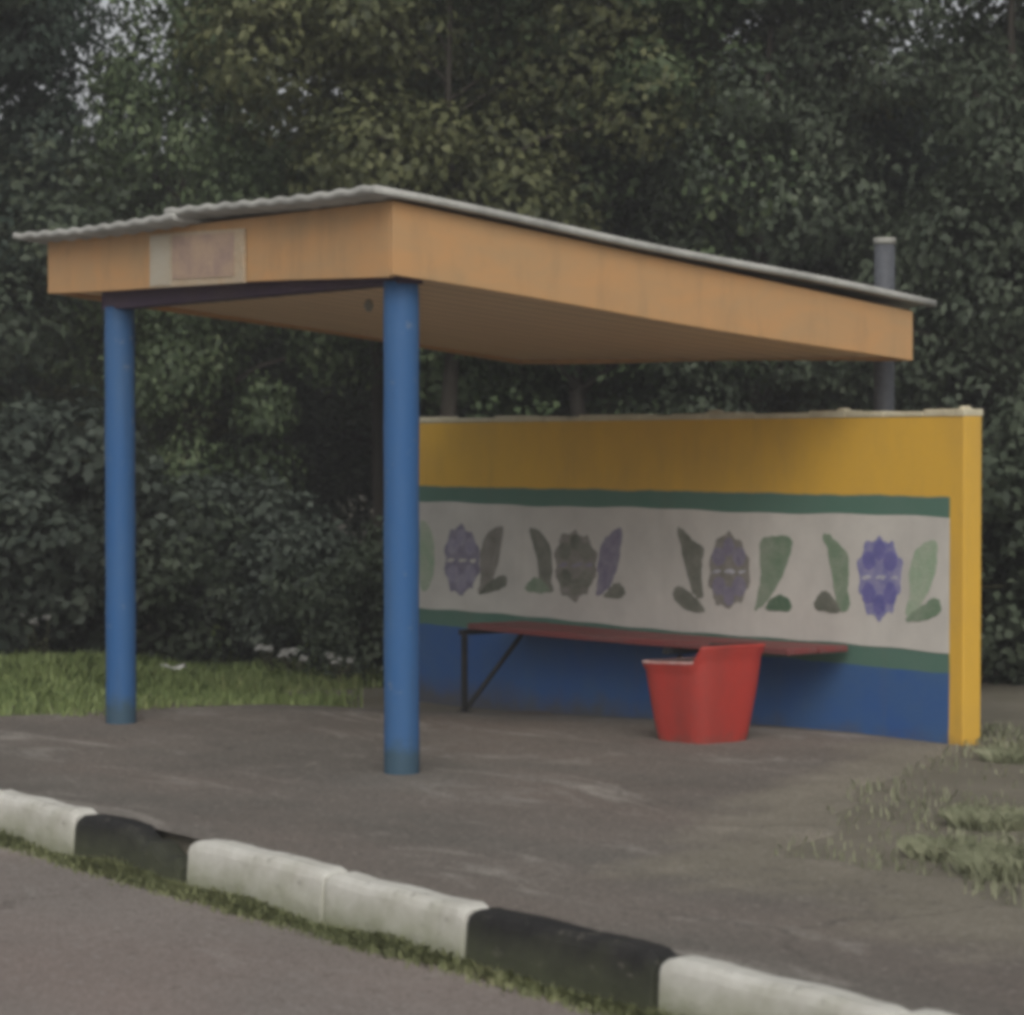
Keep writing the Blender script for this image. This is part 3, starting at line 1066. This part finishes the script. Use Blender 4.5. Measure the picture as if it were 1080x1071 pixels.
TG = 'trees of the wood behind the shelter'
T = [
    ('dark', -170, 21.0, 1.0, 1.0, 10, 'dark leafy tree outside the left edge, nearest the road'),
    ('bluegreen', -15, 22.5, 0.72, 1.0, 70, 'dim blue green tree in the upper left corner above the low shrubs'),
    ('mid', 200, 22.5, 0.68, 0.95, 130, 'green tree with light flecked leaves above the left end of the roof'),
    ('high', 400, 24.0, 0.72, 0.95, 20, 'high crowned green tree behind the front roof corner, over the dark hollow'),
    ('tall_olive', 470, 20.5, 0.85, 0.95, 220, 'brownish olive tree rising behind the nearest roof corner'),
    ('mid', 610, 21.5, 0.95, 1.0, 0, 'brighter green tree above the middle of the sloping roof edge'),
    ('olive', 735, 24.0, 0.9, 0.95, 200, 'olive tree behind the brighter one, over the red bin'),
    ('dark', 800, 21.5, 0.75, 0.9, 60, 'dark tree left of the grey pipe, behind the painted motifs'),
    ('bluegreen', 900, 24.5, 0.80, 0.60, 300, 'dull low tree directly behind the grey pipe'),
    ('dark', 1045, 20.5, 0.80, 1.0, 150, 'large dark tree right of the grey pipe, over the yellow wall end'),
    ('mid', 1140, 22.5, 0.95, 1.0, 95, 'green tree cut by the right picture edge'),
    ('dark', 1260, 21.0, 1.0, 1.0, 250, 'dark tree outside the right edge'),
    ('olive', 90, 27.0, 0.95, 0.58, 33, 'deep shaded tree in the second row at far left'),
    ('dark', 250, 29.0, 1.0, 0.60, 163, 'deep shaded tree in the second row between the blue posts'),
    ('dark', 420, 27.5, 1.1, 0.76, 283, 'deep shaded tree in the second row behind the near blue post'),
    ('bluegreen', 560, 28.0, 1.05, 0.80, 13, 'deep shaded tree in the second row behind the roof middle'),
    ('dark', 700, 28.5, 1.1, 0.76, 113, 'dark tree in the second row behind the roof'),
    ('olive', 850, 28.0, 1.05, 0.60, 213, 'deep shaded tree in the second row near the grey pipe'),
    ('bluegreen', 1000, 28.0, 1.1, 0.72, 323, 'blue green tree in the second row at right'),
    ('dark', -60, 28.0, 1.1, 0.8, 53, 'deep shaded tree in the second row left of the picture'),
    ('dark', 1150, 28.0, 1.1, 0.8, 73, 'deep shaded tree in the second row right of the picture'),
]
for key, u, d, sc, sz, rz, lab in T:
    plant('broadleaf_tree', key, u, d, sc, rz, lab, 'tree', TG, 0.0, sz)
SG = 'shrubs along the edge of the wood'
SH = [
    ('shrub', -60, 17.6, 1.15, 0, 'greyish shrub outside the left edge'),
    ('shrub', 45, 18.2, 1.25, 80, 'tall greyish shrub at the left edge, left of the far blue post'),
    ('shrub_dark', 150, 18.8, 1.0, 160, 'dark shrub directly behind the far blue post'),
    ('shrub', 235, 19.3, 0.95, 240, 'pale grey shrub between the two blue posts'),
    ('shrub', 322, 18.4, 0.72, 320, 'small low shrub near the white flowers'),
    ('shrub_dark', 398, 17.8, 0.75, 45, 'dark low shrub beside the near blue post'),
    ('shrub_dark', 1092, 16.2, 1.15, 15, 'dark shrub right of the yellow wall end'),
    ('shrub_dark', 1160, 16.8, 1.2, 130, 'dark shrub outside the right edge'),
    ('shrub_dark', 930, 18.8, 1.1, 215, 'dark shrub behind the right half of the painted wall'),
    ('shrub_dark', 780, 19.8, 1.1, 275, 'dark shrub behind the middle of the painted wall'),
    ('shrub_dark', 600, 20.5, 1.1, 15, 'dark shrub behind the left half of the painted wall'),
]
for key, u, d, sc, rz, lab in SH:
    plant('shrub', key, u, d, sc, rz, lab, 'shrub', SG, crown='foliage', trunk='stems')

# the deep wood behind: one uncountable mass with bare stems in it
rng = np.random.default_rng(21)
cl = []
for _ in range(430):
    u = rng.uniform(-420, 1500)
    d = rng.uniform(31, 46)
    x, y = spot(u, d)
    z = rng.uniform(0.2, 5.6)
    cl.append((x, y, z))
cen, nor = [], []
for c in cl:
    k = int(170 * rng.uniform(0.6, 1.4))
    r = 1.15 * rng.uniform(0.6, 1.3)
    g = rng.normal(size=(k, 3))
    g /= np.linalg.norm(g, axis=1, keepdims=True)
    cen.append(np.array(c) + g * rng.uniform(.3, 1, (k, 1)) ** .6 * np.array([r, r, r * .7]))
    nor.append(g * .6 + rng.normal(size=(k, 3)) * .5 + np.array([0, 0, .6]))
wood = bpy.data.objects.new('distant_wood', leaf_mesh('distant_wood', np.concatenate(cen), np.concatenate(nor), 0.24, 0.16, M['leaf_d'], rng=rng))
COL.objects.link(wood)
tag(wood, 'deep dark wood filling the background behind all trees', 'wood', kind='stuff')


# grass ---------------------------------------------------------------------
def blades(name, pts, hmin, hmax, width, mat, label, rng, lean=0.45):
    n_ = len(pts)
    p = np.array(pts)
    h = rng.uniform(hmin, hmax, (n_, 1)) * p[:, 3:4]
    a = rng.uniform(0, 2 * PI, n_)
    dr = np.stack([np.cos(a), np.sin(a), np.zeros(n_)], 1)
    sd_ = np.stack([-np.sin(a), np.cos(a), np.zeros(n_)], 1)
    ln = rng.uniform(0.05, lean, (n_, 1))
    b = p[:, :3]
    wv = width * rng.uniform(.6, 1.4, (n_, 1))
    mid = b + dr * h * ln * .35 + np.array([0, 0, 1]) * h * .6
    tip = b + dr * h * ln + np.array([0, 0, 1]) * h * (1 - ln * .35)
    V = np.empty((n_, 5, 3))
    V[:, 0] = b - sd_ * wv
    V[:, 1] = b + sd_ * wv
    V[:, 2] = mid + sd_ * wv * .75
    V[:, 3] = tip
    V[:, 4] = mid - sd_ * wv * .75
    me = bpy.data.meshes.new(name)
    me.vertices.add(n_ * 5)
    me.vertices.foreach_set('co', V.reshape(-1).astype(np.float32))
    me.loops.add(n_ * 5)
    me.loops.foreach_set('vertex_index', np.arange(n_ * 5, dtype=np.int32))
    me.polygons.add(n_)
    me.polygons.foreach_set('loop_start', np.arange(0, n_ * 5, 5, dtype=np.int32))
    me.polygons.foreach_set('loop_total', np.full(n_, 5, dtype=np.int32))
    me.update(calc_edges=True)
    me.materials.append(mat)
    o = bpy.data.objects.new(name, me)
    COL.objects.link(o)
    tag(o, label, 'grass', kind='stuff')
    return o


def vnoise(x, y, s):
    return 0.5 + 0.25 * (math.sin(x * s + 1.3 * math.sin(y * s * .7)) + math.sin(y * s * 1.13 + 1.7 * math.sin(x * s * .61 + 2)))


rng = np.random.default_rng(31)
pts = []
while len(pts) < 52000:
    x, y = rng.uniform(-9.5, -2.2), rng.uniform(6.0, 11.8)
    e = pave_edge(x) + 0.06
    if x > -4.6 and 8.3 + 0.2 * math.sin(x * 6) < y < 9.85:
        continue
    if x > -2.95 and y < 9.6:
        if x > -2.75 + 0.15 * math.sin(y * 5) or y < 6.35:
            continue
    elif y < e:
        continue
    near = min(1.0, 0.35 + 0.9 * max(0, min(y - e, 1.2)) + 0.3 * max(0, -2.9 - x))
    if rng.random() > 0.55 + 0.45 * vnoise(x, y, 3.1):
        continue
    pts.append((x, y, gz(x, y) - 0.014, near * (0.35 + 1.15 * vnoise(x, y, 2.2) * (0.7 + 0.6 * vnoise(x, y, 6.3)))))
blades('grass', pts, 0.05, 0.15, 0.006, M['grass'], 'short green grass between the pavement and the shrubs at left', rng)
pts = []
while len(pts) < 30000:
    x, y = rng.uniform(0.6, 7.5), rng.uniform(6.0, 14.5)
    if y < pave_edge(x) - 0.06:
        continue
    if -4.0 < x < 1.1 and y < 9.55:
        continue
    v = vnoise(x, y, 1.9) * 0.6 + vnoise(x + 3, y + 7, 4.7) * 0.4
    dist = y - pave_edge(x)
    if rng.random() > (0.05 + max(0, v - 0.38) * 2.2) * min(1, 0.35 + 0.55 * max(0, dist)):
        continue
    pts.append((x, y, gz(x, y) - 0.014, 0.5 + 0.9 * max(0, v - .3)))
blades('dry_grass', pts, 0.025, 0.08, 0.0034, M['drygrass'], 'thin dry grass on the soil right of the painted wall', rng, 0.55)
pts = []
while len(pts) < 15000:
    x, y = rng.uniform(-3.5, 7.5), 4.70 - abs(rng.normal(0, 0.045))
    den = 0.10 + 0.70 * sstep(0.2, 1.1, x) * (1 - 0.75 * sstep(2.6, 3.6, x)) + 0.25 * vnoise(x, 0, 7)
    if rng.random() > den * (0.4 + 0.9 * vnoise(x, 1, 9)):
        continue
    pts.append((x, y, -0.172, (0.4 + 0.8 * vnoise(x, 2, 6)) * max(0.25, 1 - (4.70 - y) * 5)))
blades('gutter_grass', pts, 0.02, 0.075, 0.003, M['gutter'], 'mossy grass growing in the gutter along the foot of the kerb', rng, 0.9)

# taller grass tufts at the lower right: countable, so each is a plant
def tuft_mesh(seed, nb, rad, h):
    rg = np.random.default_rng(seed)
    mb = MB()
    for _ in range(nb):
        a, r = rg.uniform(0, 2 * PI), rad * math.sqrt(rg.random())
        x, y = r * math.cos(a), r * math.sin(a)
        b = a + rg.normal(0, .7)
        hh, ln = h * rg.uniform(.45, 1.1), rg.uniform(.1, .6)
        w_ = 0.0022 * rg.uniform(.7, 1.4)
        d = Vector((math.cos(b), math.sin(b), 0))
        s_ = Vector((-d.y, d.x, 0)) * w_
        o_ = Vector((x, y, -0.02))
        m_ = o_ + d * hh * ln * .3 + Vector((0, 0, hh * .65))
        t_ = o_ + d * hh * ln + Vector((0, 0, hh * (1 - .45 * ln)))
        mb.add([o_ - s_, o_ + s_, m_ + s_ * .8, t_, m_ - s_ * .8], [(0, 1, 2, 3, 4)])
    return mb


tm = [tuft_mesh(50 + k, 900, 0.26, 0.17).mesh('grass_tuft', M['drygrass']) for k in range(3)]
for i, (u, v, s_, lab) in enumerate((
        (1004, 900, 0.6, 'low grass tuft at the pavement edge, farthest left of the lower right tufts'),
        (1072, 918, 0.75, 'thick grass tuft cut by the right picture edge'),
        (1046, 868, 0.65, 'wide pale grass tuft above the two at the pavement edge'),
        (1070, 800, 0.55, 'grass tuft beyond the others, right of the yellow wall end'))):
    q = at(u, v, 2, 0)
    o = bpy.data.objects.new('grass_tuft', tm[i % 3])
    COL.objects.link(o)
    o.location = (q.x, q.y, gz(q.x, q.y) - 0.01)
    o.scale = (s_, s_, s_ * 0.8)
    o.rotation_euler.z = i * 1.7
    tag(o, lab, 'grass tuft', 'grass tufts at the pavement edge')

# white flowering plants by the shrubs, a paper scrap on the grass
def flower_plant(u, v, k, h, label):
    q = at(u, v, 2, 0)
    r = tag(empty('flowering_plant', (q.x, q.y, -0.012)), label, 'plant', 'white flowering weeds at the wood edge')
    rg = random.Random(u)
    st, fl = MB(), MB()
    for _ in range(k):
        x, y, hh = rg.uniform(-.14, .14), rg.uniform(-.14, .14), h * rg.uniform(.6, 1.1)
        st.tube([(x * .4, y * .4, 0), (x * .8, y * .8, hh * .6), (x, y, hh)], 0.004, 5)
        for _ in range(9):
            a, rr = rg.uniform(0, 2 * PI), rg.uniform(0, .04)
            cx, cy, cz = x + rr * math.cos(a), y + rr * math.sin(a), hh + rg.uniform(0, .03)
            b = rg.uniform(0, PI)
            s1, s2 = Vector((math.cos(b), math.sin(b), .4)) * .017, Vector((-math.sin(b), math.cos(b), .3)) * .017
            c_ = Vector((cx, cy, cz))
            fl.add([c_ - s1, c_ - s2, c_ + s1, c_ + s2], [(0, 1, 2, 3)])
        for _ in range(6):
            t = rg.uniform(.1, .8)
            a = rg.uniform(0, 2 * PI)
            c_ = Vector((x * t, y * t, hh * t))
            d = Vector((math.cos(a), math.sin(a), .5)) * .06
            s2 = Vector((-math.sin(a), math.cos(a), 0)) * .014
            st.add([c_, c_ + d * .5 + s2, c_ + d, c_ + d * .5 - s2], [(0, 1, 2, 3)])
    st.build('stems', M['stem'], r)
    fl.build('blossom', M['petal'], r)


flower_plant(292, 706, 5, 0.17, 'white flowering weed, left one of the three near the dark hollow')
flower_plant(310, 708, 3, 0.14, 'white flowering weed, middle one of the three near the dark hollow')
flower_plant(362, 716, 3, 0.13, 'white flowering weed nearest the near blue post')
flower_plant(48, 700, 3, 0.30, 'white flowering weed at the far left shrubs')
q = at(183, 716, 2, 0.0)
vs = []
for j in range(4):
    for i in range(6):
        vs.append(((i / 5 - .5) * .15, (j / 3 - .5) * .11, 0.075 + .012 * math.sin(i * 1.4 + j) + .01 * math.sin(j * 2.0)))
fs = [(j * 6 + i, j * 6 + i + 1, j * 6 + i + 7, j * 6 + i + 6) for j in range(3) for i in range(5)]
o = MB().add(vs, fs, True).build('paper_scrap', M['paper'])
so = o.modifiers.new('thickness', 'SOLIDIFY')
so.thickness = 0.003
o.location = (q.x, q.y, 0)
o.rotation_euler.z = 0.9
tag(o, 'crumpled white paper scrap lying on the grass behind the far blue post', 'litter')

# ------------------------------------------------------------------ thin haze added to lift the dark tones
hm = bpy.data.materials.new('added haze')
hm.use_nodes = True
ht = hm.node_tree
ht.nodes.remove(ht.nodes["Principled BSDF"])
pv = ht.nodes.new("ShaderNodeVolumePrincipled")
pv.inputs['Color'].default_value = (0.93, 0.93, 0.95, 1)
pv.inputs['Density'].default_value = 0.0029  # faint scatter that brightens the blacks with distance
ht.links.new(pv.outputs[0], ht.nodes["Material Output"].inputs['Volume'])
hz = MB().box((-410, -410, -1.2), (410, 410, 11.5)).build('haze', hm)
tag(hz, 'thin grey haze added over the whole scene to lift the darkest tones', 'haze', kind='stuff')
